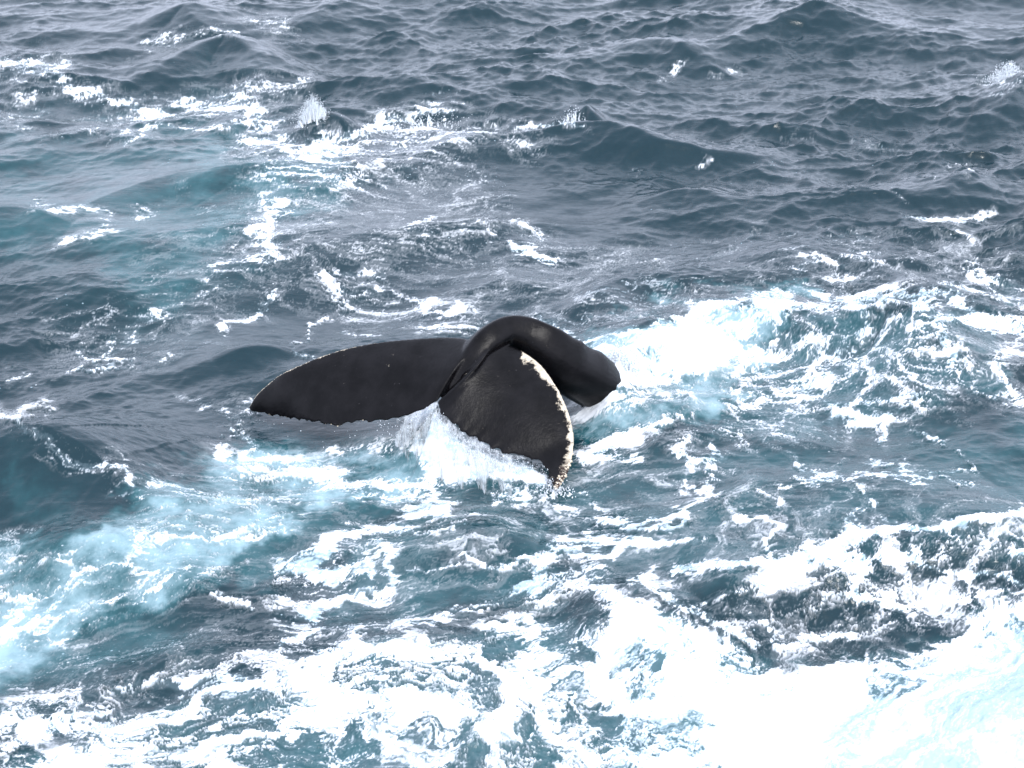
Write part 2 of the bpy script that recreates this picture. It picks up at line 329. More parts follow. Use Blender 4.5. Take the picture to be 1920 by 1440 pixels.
# lower right
for q in ((25, .95, 230, 450, 400, 390, 700, 400, 900, 350, 1100, 290), (18, .95, 1030, 300, 1200, 320, 1500, 240, 1700, 200, 1900, 140), (30, 1., 650, 520, 800, 440, 950, 400, 1080, 420, 1050, 520),
          (20, .9, 1080, 400, 1030, 560, 1200, 610, 1350, 670), (30, .75, 1230, 420, 1330, 440, 1400, 430), (25, .95, 0, 490, 100, 460, 200, 560, 350, 640, 450, 730, 600, 830), (18, .8, 580, 660, 650, 740, 700, 800),
          (15, .8, 350, 600, 450, 550, 620, 540), (15, .8, 830, 620, 1000, 560, 1100, 600), (20, .9, 700, 830, 900, 750, 1050, 780), (16, .85, 1600, 490, 1800, 500, 1920, 560, 2300, 560), (15, .8, 1350, 660, 1500, 640, 1700, 610, 1920, 570),
          (6, .7, 1240, 380, 1160, 430), (25, .5, 1450, 290, 1600, 280, 1680, 340), (30, 1., 1870, 380, 1900, 390)):
    c8.f(*q)
c8.F(.98, 34, 0, 640, 250, 640, 420, 750, 560, 900, 750, 950, 1000, 870, 1350, 900, 1550, 800, 1700, 680, 1920, 620, 2700, 560, 2700, 1800, -200, 1800, -200, 640)
c8.F(1.35, 70, 560, 1000, 1000, 1000, 1350, 1000, 1550, 900, 1700, 760, 1920, 700, 2700, 640, 2700, 1800, 560, 1800)
# lower middle
for q in ((14, .8, 330, 90, 500, 50, 620, 40), (25, .9, 140, 420, 300, 290, 560, 220), (14, .85, 570, 200, 700, 240, 860, 200), (25, .9, 480, 320, 560, 380, 590, 480, 570, 540), (30, .9, 200, 430, 480, 440),
          (40, .85, 150, 590, 300, 560, 480, 500), (14, .9, 820, 350, 950, 400, 1100, 390, 1240, 360), (6, .7, 660, 440, 830, 400), (16, .95, 600, 640, 720, 660, 850, 630, 1050, 550, 1180, 470), (20, .8, 950, 540, 1050, 500, 1150, 490),
          (30, .95, 1240, 360, 1200, 420, 1180, 500), (18, .9, 1250, 300, 1400, 350, 1560, 350, 1620, 270), (30, .9, 1300, 270, 1450, 300, 1500, 260), (22, 1., 980, 110, 1060, 70, 1150, 90), (25, .6, 1180, 60, 1300, 80, 1400, 130),
          (12, .85, 1480, 180, 1700, 170, 1900, 130), (10, .8, 1640, 230, 1830, 240), (60, .9, 1180, 500, 1350, 430, 1500, 450, 1600, 560, 1750, 600), (16, .75, 60, 710, 200, 680, 420, 690), (25, .8, 440, 690, 380, 790), (20, .8, 200, 600, 230, 630)):
    c7.f(*q)
c7.F(1.0, 10, 560, 150, 640, 60, 760, 100, 780, 190, 660, 190)
c7.F(.77, 34, -200, 900, 0, 860, 200, 790, 420, 740, 640, 690, 820, 700, 1050, 620, 1200, 580, 1500, 640, 1920, 700, 1920, 1700, -1200, 1700, -1200, 1290)
# wide fields of broken lace
c6.F(.62, 30, 700, 260, 1000, 180, 1500, 170, 1720, 420, 1700, 560, 1450, 740, 1000, 800, 650, 780, 600, 560)
c5.F(.62, 40, -300, 900, 0, 800, 300, 700, 520, 580, 760, 540, 1000, 600, 900, 720, 700, 860, 420, 960, 250, 1060, 0, 1130, -300, 1200)
c5.F(.56, 30, 100, 1200, 500, 1120, 800, 1030, 1000, 1100, 500, 1250, 200, 1330, 0, 1400, -200, 1400)
c7.F(.58, 25, 0, 430, 300, 260, 600, 250, 600, 560, 900, 600, 600, 720, 0, 800)
c8.F(.44, 25, 350, 560, 900, 380, 1300, 300, 1900, 200, 2300, 200, 2300, 600, 1300, 800, 700, 900, 450, 720)
c3.F(.36, 25, 950, 500, 1250, 480, 1700, 480, 1800, 620, 1400, 760, 1100, 960, 950, 920, 1020, 700)
c1.F(.40, 20, 450, 0, 1050, 60, 1120, 200, 800, 200, 560, 160); c6.F(.40, 25, 0, 100, 300, 190, 600, 130, 500, 40, 100, 60)
c3.F(.30, 30, 1100, 820, 1500, 800, 1900, 820, 1950, 1080, 1000, 1080)
c6.F(.27, 30, -100, 860, 400, 880, 900, 900, 1900, 960, 2300, 900, 2300, 1200, 1300, 1230, 700, 1270, 0, 1260); c7.F(.30, 25, 550, 200, 900, 120, 1300, 80, 1920, 60, 1920, 300, 1200, 420, 1150, 600, 600, 640)
c3.F(.24, 30, 550, 900, 800, 820, 1050, 560, 1800, 600, 1920, 700, 1920, 1180, 500, 1180); c5.F(.22, 30, 100, 60, 500, 20, 700, 30, 450, 240, 150, 280); c4.F(.22, 25, 0, 820, 250, 900, 900, 900, 1300, 860, 1920, 830, 1920, 1120, 0, 1120)
# smooth boils, where upwelling water flattens the chop
region(CALM, c6.P((0, 860, 400, 900, 900, 900, 1300, 930, 1900, 980, 2200, 960, 2200, 1100, 1300, 1190, 700, 1260, 0, 1230)), .75, 30)
region(CALM, c7.P((550, 240, 900, 200, 1200, 300, 1100, 560, 600, 640)), .6, 25); region(CALM, c3.P((0, 560, 500, 520, 850, 600, 900, 820, 600, 1000, 200, 1060, 0, 1060)), .45, 40)
# milky water full of bubbles
c6.A(.32, 60, -300, 800, 900, 800, 2300, 600, 2300, 1300, 0, 1400); c7.A(.34, 40, 300, 200, 1300, 100, 1300, 560, 300, 700)
c5.A(.85, 40, -300, 820, 0, 780, 300, 700, 500, 560, 800, 480, 1024, 520, 1024, 640, 800, 760, 600, 880, 400, 980, 250, 1080, 0, 1200, -300, 1300)
c5.a(90, .45, -100, 1200, 200, 1080, 450, 1020); c5.a(70, .30, 0, 1300, 200, 1200); c5.a(60, .3, 0, 600, 150, 640)
c3.a(130, .42, 850, 640, 850, 800, 700, 930, 500, 1050); c3.a(120, .36, 0, 800, 300, 850, 700, 780); c3.a(100, .3, 0, 550, 300, 600, 700, 600); c3.a(60, .5, 1000, 700, 1250, 650)
c1.a(80, .9, 640, 850, 820, 800, 1000, 750, 1250, 830); c1.a(50, .5, 150, 850, 600, 930)
c6.A(.8, 30, 0, 260, 300, 160, 900, 120, 900, 300, 760, 480, 600, 640, 300, 720, 0, 840)
c6.A(.35, 40, 800, 200, 1900, 120, 1900, 500, 1500, 720, 1000, 800, 600, 800, 600, 600)
c7.A(.38, 40, -200, 950, 300, 880, 640, 740, 1200, 600, 1600, 640, 1920, 700, 1920, 1700, -1200, 1700, -1200, 1300); c7.A(.4, 30, -100, 0, 600, 0, 500, 300, -100, 500)
c8.A(.5, 40, 0, 640, 250, 640, 560, 900, 1000, 870, 1350, 900, 1920, 620, 2700, 560, 2700, 1800, 0, 1800)

# ------------------------------------------------------------------ the flukes' outline: photo pixel + height above the water
L_LEAD = [(905, 645, 1.16), (870, 634, 1.15), (837, 632, 1.12), (774, 635, 1.07), (712, 641, 1.00), (653, 652, .92), (603, 667, .82), (562, 684, .70), (528, 700, .57), (503, 719, .42), (480, 741, .26), (467, 764, .07)]
L_TRAIL = [(820, 752, .66), (803, 762, .60), (782, 773, .53), (753, 781, .46), (712, 788, .38), (670, 793, .31), (637, 796, .26), (607, 796, .22), (574, 792, .18), (537, 784, .14), (503, 778, .10), (472, 773, .05)]
R_LEAD = [(915, 655, 1.16), (932, 643, 1.14), (953, 646, 1.10), (974, 655, 1.05), (995, 668, .99), (1016, 685, .92), (1037, 713, .82), (1057, 748, .68), (1072, 790, .51), (1077, 823, .38), (1074, 857, .26), (1065, 888, .17), (1048, 916, .11)]
R_TRAIL = [(818, 754, .66), (830, 777, .58), (853, 798, .49), (878, 813, .42), (912, 834, .33), (941, 849, .27), (974, 856, .24), (1003, 862, .21), (1022, 873, .18), (1029, 890, .14), (1033, 906, .11), (1036, 914, .10), (1040, 918, .10)]
def curve(pts, n):
    P = np.array([place(*p) for p in pts]); 
    s = np.concatenate(([0], np.cumsum(np.linalg.norm(np.diff(P, axis=0), axis=1)))); s /= s[-1]
    # Catmull-Rom through the points at even arc length
    u = np.linspace(0, 1, n); out = []
    for q in u:
        i = min(max(np.searchsorted(s, q) - 1, 0), len(P) - 2); t = (q - s[i]) / (s[i + 1] - s[i])
        p1, p2 = P[i], P[i + 1]
        m1 = (P[i + 1] - P[max(i - 1, 0)]) / (s[i + 1] - s[max(i - 1, 0)]) * (s[i + 1] - s[i])
        m2 = (P[min(i + 2, len(P) - 1)] - P[i]) / (s[min(i + 2, len(P) - 1)] - s[i]) * (s[i + 1] - s[i])
        out.append((2*t**3-3*t**2+1)*p1 + (t**3-2*t**2+t)*m1 + (-2*t**3+3*t**2)*p2 + (t**3-t**2)*m2)
    return np.array(out)
NS = 90
LL, LT, RL, RT = curve(L_LEAD, NS), curve(L_TRAIL, NS), curve(R_LEAD, NS), curve(R_TRAIL, NS)

# ------------------------------------------------------------------ the sea: one sheet, finely divided where the camera looks
def sea():
    ys = [9.6]
    while ys[-1] < 46: ys.append(ys[-1] + min(0.075, 0.86 * (ys[-1] ** 2 + CAM_H ** 2) / (CAM_H * 1624)))
    near = [9.6]; st = .02
    while near[0] > -400: st *= 1.25; near.insert(0, near[0] - st)
    st = .08
    while ys[-1] < 6000: st *= 1.12; ys.append(ys[-1] + st)
    Y = np.array(near[:-1] + ys)
    u = np.linspace(-1.28, 1.28, 1130); st = u[1] - u[0]; ul = [u[-1]]
    while ul[-1] < 90: st *= 1.25; ul.append(ul[-1] + st)
    ul = np.array(ul[1:]); u = np.concatenate((-ul[::-1], u, ul))
    half = np.hypot(np.maximum(Y, 9.6), CAM_H) * (960 / FPX)
    X = half[:, None] * u[None, :]; Yg = np.repeat(Y[:, None], len(u), 1)
    x = X.ravel(); y = Yg.ravel()
    print('sea verts', len(x))
    cell = np.maximum(np.gradient(Y)[:, None] * np.ones_like(X), np.gradient(X, axis=1)).ravel()
    big = sstep(2.5, 0.5, cell); small = sstep(0.22, 0.09, cell)
    Z = np.zeros_like(x); DX = np.zeros_like(x); DY = np.zeros_like(x)
    fx, fy = pixel(x, y, Z)
    def look(M, px, py):
        a = np.clip((px - FX0) / FST, 0, FW - 1.01); c = np.clip((py - FY0) / FST, 0, FH - 1.01)
        j = a.astype(int); i = c.astype(int); a = a - j; c = c - i
        return (M[i, j] * (1 - a) + M[i, j + 1] * a) * (1 - c) + (M[i + 1, j] * (1 - a) + M[i + 1, j + 1] * a) * c
    # wave field: wind waves, then short chop, then ripples
    wind = math.radians(-72); ZB = np.zeros_like(x); ZS = np.zeros_like(x)
    gust = np.clip(1 + .38 * sample(noise_tile(256, 1.7, 91), x / 31, y / 31), .3, 1.9)
    for (n, L, lo, hi, rms, spr, seed, chop, pw, msk) in ((1024, 97.0, 1.6, 11.0, .115, 4.0, 11, 0.95, 3.6, big), (1024, 41.0, .36, 3.2, .052, 2.4, 5, 1.0, 3.9, small), (1024, 13.3, .07, .60, .0098, 1.3, 8, .8, 3.6, small)):
        h, dx, dy = ocean_tile(n, L, lo, hi, rms, wind, spr, seed, pw)
        U, V = x / L + .37, y / L + .11
        if lo < 1: msk = msk * gust * (1 - .7 * look(CALM, fx, fy))
        (ZB if lo > 1 else ZS)[:] += sample(h, U, V) * msk; DX -= sample(dx, U, V) * msk * chop; DY -= sample(dy, U, V) * msk * chop
    # single waves that stand out in the photograph: crest line, height, width of the near face, width of the back
    RID = [([(-150, 740), (0, 792), (60, 815), (130, 848), (220, 872), (290, 885)], .62, 1.15, 1.2), ([(1560, 578), (1640, 562), (1690, 578), (1730, 620), (1755, 680)], .50, .8, 1.1),
           ([(790, 215), (900, 240), (1000, 242), (1100, 238), (1250, 262), (1420, 255)], .40, .55, .65), ([(1480, 492), (1560, 455), (1640, 482), (1720, 540)], .33, .7, .9),
           ([(1380, 1062), (1560, 1030), (1700, 1000), (1830, 965), (2000, 920)], .34, .65, 1.0), ([(1320, 1122), (1400, 1085), (1480, 1060)], .30, .55, .7), ([(1020, 1140), (1075, 1102), (1130, 1112), (1190, 1160)], .26, .45, .6),
           ([(1690, 760), (1760, 735), (1840, 765)], .28, .6, .7), ([(1380, 42), (1500, 14), (1620, 40)], .45, .9, 1.4), ([(1170, 85), (1240, 72), (1320, 85)], .28, .7, .9), ([(1840, 195), (1900, 172), (2100, 180)], .45, .8, 1.2),
           ([(200, 345), (330, 312), (480, 318), (560, 350)], .30, .9, 1.3), ([(330, 95), (440, 72), (530, 105)], .38, .7, 1.0), ([(535, 230), (585, 220), (600, 222), (645, 228)], .34, .30, .5), ([(1040, 212), (1077, 198), (1110, 214)], .30, .3, .4),
           ([(1196, 748), (1196, 710), (1210, 665), (1245, 625)], .46, .20, .42), ([(1150, 640), (1260, 590), (1400, 556), (1500, 562)], .34, .8, .8), ([(380, 697), (470, 676), (540, 672)], .16, .4, .6), ([(700, 1000), (830, 975), (940, 1000)], .20, .6, .6), ([(1480, 850), (1560, 830), (1650, 850)], .16, .5, .5),
           ([(-100, 400), (40, 378), (160, 392)], .28, .7, 1.0), ([(0, 1095), (130, 1060), (300, 1010)], .22, .5, .7), ([(1700, 345), (1800, 330), (1900, 345)], .3, .7, .9), ([(1180, 580), (1100, 560), (1050, 580)], .22, .5, .6),
           ([(780, 520), (860, 500), (960, 530)], .25, .6, .8), ([(230, 30), (330, 18), (420, 40)], .35, .8, 1.2), ([(1230, 380), (1330, 372), (1430, 395)], .2, .5, .7)]
    wob = noise_tile(256, 1.6, 21); soft = noise_tile(256, 2.9, 22)
    for pts, hh, wf, wb in RID:
        P = np.array([place(a, c, hh)[:2] for a, c in pts])
        m = (x > P[:, 0].min() - 4) & (x < P[:, 0].max() + 4) & (y > P[:, 1].min() - 5) & (y < P[:, 1].max() + 5)
        idx = np.nonzero(m)[0]; X1 = x[idx]; Y1 = y[idx]
        X1 = X1 + .25 * sample(soft, X1 / 9, Y1 / 9); Y1 = Y1 + .25 * sample(soft, Y1 / 7 + .3, X1 / 7)
        best = np.full(len(idx), 1e9); side = np.zeros(len(idx)); arc = np.zeros(len(idx))
        ln = np.concatenate(([0], np.cumsum(np.linalg.norm(np.diff(P, axis=0), axis=1))))
        for i in range(len(P) - 1):
            v = P[i + 1] - P[i]; L2 = v @ v
            t = np.clip(((X1 - P[i, 0]) * v[0] + (Y1 - P[i, 1]) * v[1]) / L2, 0, 1)
            ex, ey = X1 - P[i, 0] - t * v[0], Y1 - P[i, 1] - t * v[1]; dd = np.hypot(ex, ey); c = dd < best
            best[c] = dd[c]; side[c] = ey[c]; arc[c] = (ln[i] + t[c] * math.sqrt(L2)) / ln[-1]
        bl = sstep(-.6, .6, side / (best + 1e-6)); wd = wf * (1 - bl) + wb * bl
        g = np.exp(-(best / wd) ** 2); prof = g * bl + (1 - bl) * (.62 * g + .38 * np.exp(-best / (wd * .45)))
        amp = hh * (0.35 + 0.65 * np.sin(np.pi * np.clip(arc, 0.02, .98)) ** .7) * (1 + .18 * sample(soft, X1 / 5.1, Y1 / 5.1))
        g = np.exp(-(best / wd) ** 2); ZB[idx] = ZB[idx] * (1 - .5 * g) + amp * prof; ZS[idx] *= 1 - .45 * g; DX[idx] *= 1 - .5 * g; DY[idx] *= 1 - .5 * g
    # calm the water where the whale lies in it, a shallow dip under the lifted flukes
    W = np.zeros_like(x)
    foot = np.concatenate((LT[::6], RT[::6], LL[::6], RL[::6], (LL[::6] + LT[::6]) / 2, (RL[::6] + RT[::6]) / 2))
    m = np.nonzero((np.abs(x) < 6) & (y > 14) & (y < 24))[0]
    dd = np.full(len(m), 1e9)
    for p in foot: dd = np.minimum(dd, np.hypot(x[m] - p[0], y[m] - p[1]))
    W[m] = sstep(1.5, .25, dd)
    Z = ZB + ZS
    Z = Z * (1 - .80 * W) - .06 * W; DX *= 1 - .8 * W; DY *= 1 - .8 * W
    # water still piled up under the notch, pouring off the trailing edge
    run = np.concatenate((LT[:20:1][::-1], RT[:64])); fall = np.concatenate((np.linspace(1, .3, 20)[::-1], np.linspace(1, .35, 64)))
    near_ = np.full(len(m), 1e9); zt = np.zeros(len(m))
    for p, k in zip(run, fall):
        e = np.hypot(x[m] - p[0], (y[m] - p[1]) * .75); c = e < near_; near_[c] = e[c]; zt[c] = (p[2] - .07) * k
    lump = 1 + .22 * sample(soft, x[m] / 3, y[m] / 3)
    g = np.exp(-(near_ / (.42 * lump)) ** 1.4); Z[m] = Z[m] * (1 - g) + zt * g
    px, py = pixel(x + DX, y + DY, Z)
    wx = 13 * sample(wob, x / 5.3, y / 5.3) + 6 * sample(wob, x / 1.3 + .2, y / 1.3)
    wy = 8 * sample(wob, x / 5.3 + .5, y / 5.3 + .2) + 4 * sample(wob, x / 1.3 + .6, y / 1.3 + .7)
    D = look(FOAM, px + wx, py + wy); D = np.where(D < 1, np.maximum(D, 0) ** .88, D); A = look(AER, px + wx * 2, py + wy * 2)
    # coordinates the foam pattern drifts along: stretched along the crests, curled by eddies
    ed = noise_tile(512, 1.9, 44); th = math.radians(14)
    xx = x + DX; yy = y + DY + .35 * Z
    fu = (xx * math.cos(th) + yy * math.sin(th)) * .60 + .42 * sample(ed, x / 17, y / 17)
    fv = (-xx * math.sin(th) + yy * math.cos(th)) * .90 + .42 * sample(ed, x / 17 + .4, y / 17 + .7)
    # foam lace: threads along cell borders at three sizes, broken up by cloudy noise, spread evenly over 0..1
    hot = np.nonzero(D > .03)[0]; hu, hv = fu[hot], fv[hot]
    nz = noise_tile(512, 1.25, 61)
    hu = hu + .10 * sample(nz, hv / 3.3, hu / 3.3); hv = hv + .08 * sample(nz, hu / 3.1 + .5, hv / 3.1)
    rid = np.minimum(np.abs(sample(nz, hu / 7.3 + .1, hv / 7.3)), 1.2) * .8 ; rid2 = np.minimum(np.abs(sample(nz, hu / 2.9 + .6, hv / 2.9 + .2)), 1.2)
    c1_, c2_, c3_ = cells(hu * 1.7, hv * 1.7, 1), cells(hu * 4.0 + .3, hv * 4.0, 2), cells(hu * 9.5, hv * 9.5, 3)
    web = np.minimum(np.minimum(c1_ + .10 * rid2, .13 + 1.15 * c2_), .30 + 1.2 * c3_)     # wide threads first, finer ones between them
    s_ = web + .16 * rid + .10 * c3_ - .06 * sample(nz, hu / 5.1, hv / 5.1)
    # single threads of foam that branch across open water round the thicker patches
    lw = .75 + .35 * sample(nz, hu / 2.3, hv / 2.3); brk = sstep(-.9, .2, sample(nz, hu / 3.7 + .8, hv / 3.7 + .1)); dh = D[hot]
    thread = np.zeros_like(x)
    thread[hot] = np.maximum(sstep(.085, .015, c1_ / np.maximum(lw, .3)) * sstep(.10, .30, dh), .8 * sstep(.13, .02, c2_ / np.maximum(lw, .3)) * sstep(.26, .5, dh)) * brk
    rk = np.sort(s_[::50]); pat = np.zeros_like(x); pat[hot] = 1 - np.searchsorted(rk, s_) / len(rk)
    cover = sstep(-.05, .30, pat + np.maximum(D, 0) ** 1.45 - 1) * sstep(.04, .2, D)
    rough = noise_tile(512, 1.35, 33)
    Z += cover * (.014 + .012 * sample(rough, x / 2.7, y / 2.7) + .003 * sample(rough, x / .7, y / .7)) * small
    co = np.stack((x + DX, y + DY, Z), 1).astype(np.float32)
    nr, nc = X.shape
    i = np.arange(nr * nc).reshape(nr, nc)
    q = np.stack((i[:-1, :-1], i[:-1, 1:], i[1:, 1:], i[1:, :-1]), -1).reshape(-1, 4).astype(np.int32)
    me = bpy.data.meshes.new('sea')
    me.vertices.add(len(co)); me.vertices.foreach_set('co', co.ravel())
    me.loops.add(q.size); me.loops.foreach_set('vertex_index', q.ravel())
    me.polygons.add(len(q)); me.polygons.foreach_set('loop_start', np.arange(0, q.size, 4, dtype=np.int32))
    me.polygons.foreach_set('use_smooth', np.ones(len(q), bool))
    me.update(calc_edges=True)
    for nm, a in (('foam', D), ('aeration', A), ('pattern', pat), ('thread', thread)):
        at = me.attributes.new(nm, 'FLOAT', 'POINT'); at.data.foreach_set('value', a.astype(np.float32))
    at = me.attributes.new('flow', 'FLOAT_VECTOR', 'POINT')
    at.data.foreach_set('vector', np.stack((fu, fv, np.zeros_like(fu)), 1).astype(np.float32).ravel())
    me.materials.append(sea_material())
    o = bpy.data.objects.new('sea', me); sc.collection.objects.link(o)
    tag(o, 'rough grey-green sea with white foam lace and milky wash', 'sea', kind='structure')
    return x, y, Z
SX, SY, SZ = sea()
def sea_level(px_, py_):
    k = np.argmin((SX - px_) ** 2 + (SY - py_) ** 2); return float(SZ[k])

# ------------------------------------------------------------------ the whale
def whale():
    bm = bmesh.new(); rs = np.random.default_rng(3)
    def fluke(LE, TE, up):
        NC = 26; grid = []
        jag = np.convolve(rs.standard_normal(NS + 8), np.ones(3) / 3, 'same')[4:4 + NS]
        for i in range(NS):
            s = i / (NS - 1); a, c = LE[i], TE[i].copy()
            ch = c - a; span = LE[min(i + 1, NS - 1)] - LE[max(i - 1, 0)] + TE[min(i + 1, NS - 1)] - TE[max(i - 1, 0)]
            nick = ch / (np.linalg.norm(ch) + 1e-6) * .034 * jag[i] * math.sin(math.pi * min(max(s, .03), .97)) ** .5
            n = np.cross(ch, span); n /= np.linalg.norm(n) + 1e-9
            if n[2] < 0: n = -n
            tm = .17 * (1 - s) ** 1.0 + .055; cl = np.linalg.norm(ch); tm = min(tm, .5 * cl + .02)
            top, bot = [], []
            for j in range(NC):
                q = (j / (NC - 1)) ** 1.5
                th = tm * (1.55 * math.sqrt(q) * (1 - q) * .75 + .10 * q + .012)
                cam_ = .055 * cl * math.sin(math.pi * q) * (1 - .4 * s)
                p = a + ch * q + nick * q ** 10
                top.append(p + n * (th * .5 + cam_)); bot.append(p + n * (-th * .5 + cam_))
            grid.append(top + bot[::-1])
        vs = [[bm.verts.new(p) for p in row] for row in grid]; m = len(vs[0])
        for i in range(NS - 1):
            for j in range(m): bm.faces.new((vs[i][j], vs[i][(j + 1) % m], vs[i + 1][(j + 1) % m], vs[i + 1][j]))
        bm.faces.new(vs[0][::-1]); bm.faces.new(vs[-1])
    fluke(LL, LT, 1); fluke(RL, RT, 1)
    # tail stock: px, py, z of its middle, half width, half height
    ST = [(826, 745, .66, .03, .03), (846, 717, .80, .10, .05), (868, 686, .95, .16, .085), (892, 657, 1.09, .19, .125), (918, 635, 1.18, .19, .155), (950, 622, 1.20, .165, .175), (985, 630, 1.11, .19, .215),
          (1020, 652, .96, .225, .265), (1056, 685, .70, .26, .31), (1092, 708, .46, .28, .31), (1126, 727, .23, .30, .31), (1150, 746, -.02, .31, .32), (1166, 784, -.45, .35, .36), (1178, 835, -1.0, .42, .43)]
    C = np.array([place(*p[:3]) for p in ST]); rings = []; NR = 28
    K = 5; n = len(C)
    for i in range((n - 1) * K + 1):
        k = min(i // K, n - 2); t = i / K - k
        pa, pb, pc, pd = C[max(k - 1, 0)], C[k], C[k + 1], C[min(k + 2, n - 1)]
        p = .5 * (2 * pb + (pc - pa) * t + (2 * pa - 5 * pb + 4 * pc - pd) * t * t + (-pa + 3 * pb - 3 * pc + pd) * t ** 3)
        d = .5 * ((pc - pa) + 2 * (2 * pa - 5 * pb + 4 * pc - pd) * t + 3 * (-pa + 3 * pb - 3 * pc + pd) * t * t); d /= np.linalg.norm(d)
        rw = ST[k][3] * (1 - t) + ST[k + 1][3] * t; rh = ST[k][4] * (1 - t) + ST[k + 1][4] * t
        sd_ = np.cross(d, (0, 0, 1.0)); sd_ /= np.linalg.norm(sd_); up = np.cross(sd_, d)
        # knuckles along the back
        bumpy = .035 * math.exp(-((i - 46) / 2.0) ** 2) + .018 * math.exp(-((i - 40) / 1.5) ** 2)
        ring = []
        for j in range(NR):
            an = 2 * math.pi * j / NR; cs, sn = math.cos(an), math.sin(an)
            keel = 1 + .14 * max(sn, 0) ** 6 * min(1, i / 20)
            ring.append(bm.verts.new(p + sd_ * (rw * cs * (1 - .26 * max(sn, 0) ** 2)) + up * (rh * sn * keel + bumpy * max(sn, 0) ** 2)))
        rings.append(ring)
    for a, c in zip(rings[:-1], rings[1:]):
        for j in range(NR): bm.faces.new((a[j], a[(j + 1) % NR], c[(j + 1) % NR], c[j]))
    bm.faces.new(rings[0][::-1]); bm.faces.new(rings[-1])
    bmesh.ops.recalc_face_normals(bm, faces=bm.faces[:])
    me = bpy.data.meshes.new('raw'); bm.to_mesh(me); bm.free()
    tmp = bpy.data.objects.new('raw', me); sc.collection.objects.link(tmp)
    r = tmp.modifiers.new('r', 'REMESH'); r.mode = 'VOXEL'; r.voxel_size = 0.0125; r.use_smooth_shade = True
    s = tmp.modifiers.new('s', 'SMOOTH'); s.factor = 0.5; s.iterations = 16
    dg = bpy.context.evaluated_depsgraph_get()
    me2 = bpy.data.meshes.new_from_object(tmp.evaluated_get(dg))
    bpy.data.objects.remove(tmp); bpy.data.meshes.remove(me)
    co = np.empty(len(me2.vertices) * 3, np.float32); me2.vertices.foreach_get('co', co); co = co.reshape(-1, 3)
    base = place(1000, 700, 0.0)
    print('whale verts', len(co))
    def near(curve_):
        d = np.full(len(co), 1e9, np.float32); k = np.zeros(len(co), np.int32)
        for i, p in enumerate(curve_):
            e = np.linalg.norm(co - p.astype(np.float32), axis=1); c = e < d; d[c] = e[c]; k[c] = i
        return d, k / (len(curve_) - 1)
    dR, sR = near(RL); dL, sL = near(LL); dT, sT = near(LT); dT2, sT2 = near(RT)
    wR = (.088 + .036 * sstep(.42, .30, sR) + .02 * sstep(.72, .9, sR)) * sstep(.20, .26, sR)
    wv = noise_tile(256, 1.0, 55)[7]; wv = (wv - wv.mean()) / wv.std(); wR = wR * np.clip(1.05 + .30 * np.interp(sR * 90 % 256, np.arange(256), wv), .55, 1.6)
    wL = .024 * sstep(.30, .5, sL)
    white = np.maximum(np.clip(1 - dR / (2 * wR + 1e-4), 0, 1) ** .8, np.clip(1 - dL / (2 * wL + 1e-4), 0, 1))
    white = np.maximum(white, .42 * np.clip(1 - dT / .03, 0, 1) * sstep(.3, .5, sT))
    for p, r_ in zip(C, ST): white[np.linalg.norm(co - p.astype(np.float32), axis=1) < max(r_[3], r_[4]) * 1.02 + .01] = 0
    tip = sstep(.80, .88, sR) * (dR < .3)
    for nm, a in (('white', white), ('tip', tip)):
        at = me2.attributes.new(nm, 'FLOAT', 'POINT'); at.data.foreach_set('value', a.astype(np.float32))
    me2.vertices.foreach_set('co', (co - base.astype(np.float32)).ravel()); me2.update()
    me2.polygons.foreach_set('use_smooth', np.ones(len(me2.polygons), bool))
    me2.materials.clear(); me2.materials.append(whale_material()); me2.name = 'tail'
    root = bpy.data.objects.new('whale', None); sc.collection.objects.link(root); root.location = base
    tag(root, 'black whale tail with white-edged drooping flukes arching out of the foam', 'whale')
    o = bpy.data.objects.new('tail', me2); sc.collection.objects.link(o); o.parent = root
    # barnacles along the end of the white edge
    bmat = barnacle_material()
    pv, pf = [], []
    for k, (r_, z_) in enumerate(((1.0, -.3), (.8, .5), (.5, .9), (.32, .9), (.2, .45))):
        for j in range(8):
            a = 2 * math.pi * j / 8; rr = r_ * (1 + .12 * (-1) ** j * (k < 3)); pv.append((rr * math.cos(a), rr * math.sin(a), z_))
    for k in range(4):
        for j in range(8): pf.append((k * 8 + j, k * 8 + (j + 1) % 8, k * 8 + 8 + (j + 1) % 8, k * 8 + 8 + j))
    pf.append(tuple(range(32, 40)))
    bme = bpy.data.meshes.new('barnacle'); bme.from_pydata(pv, [], pf); bme.materials.append(bmat); bme.update()
    nrm = np.empty(len(me2.vertices) * 3, np.float32); me2.vertices.foreach_get('normal', nrm); nrm = nrm.reshape(-1, 3)
    cand = np.nonzero((sR > .78) & (dR < .09))[0]; cand2 = np.nonzero((sT > .35) & (sT < .6) & (dT < .03))[0]; cand3 = np.nonzero((sL > .35) & (dL < .05))[0]
    rr = random.Random(5)
    spots = [(int(i), rr.uniform(.008, .017)) for i in rr.sample(list(cand), 26)] + [(int(i), rr.uniform(.006, .010)) for i in rr.sample(list(cand2), 5)]
    for i, s_ in spots:
        q = bpy.data.objects.new('barnacle', bme); sc.collection.objects.link(q); q.parent = o
        q.location = co[i] - base; q.rotation_euler = Vector(nrm[i]).to_track_quat('Z', 'Y').to_euler(); q.scale = (s_, s_, s_ * rr.uniform(.7, 1.2))
whale()

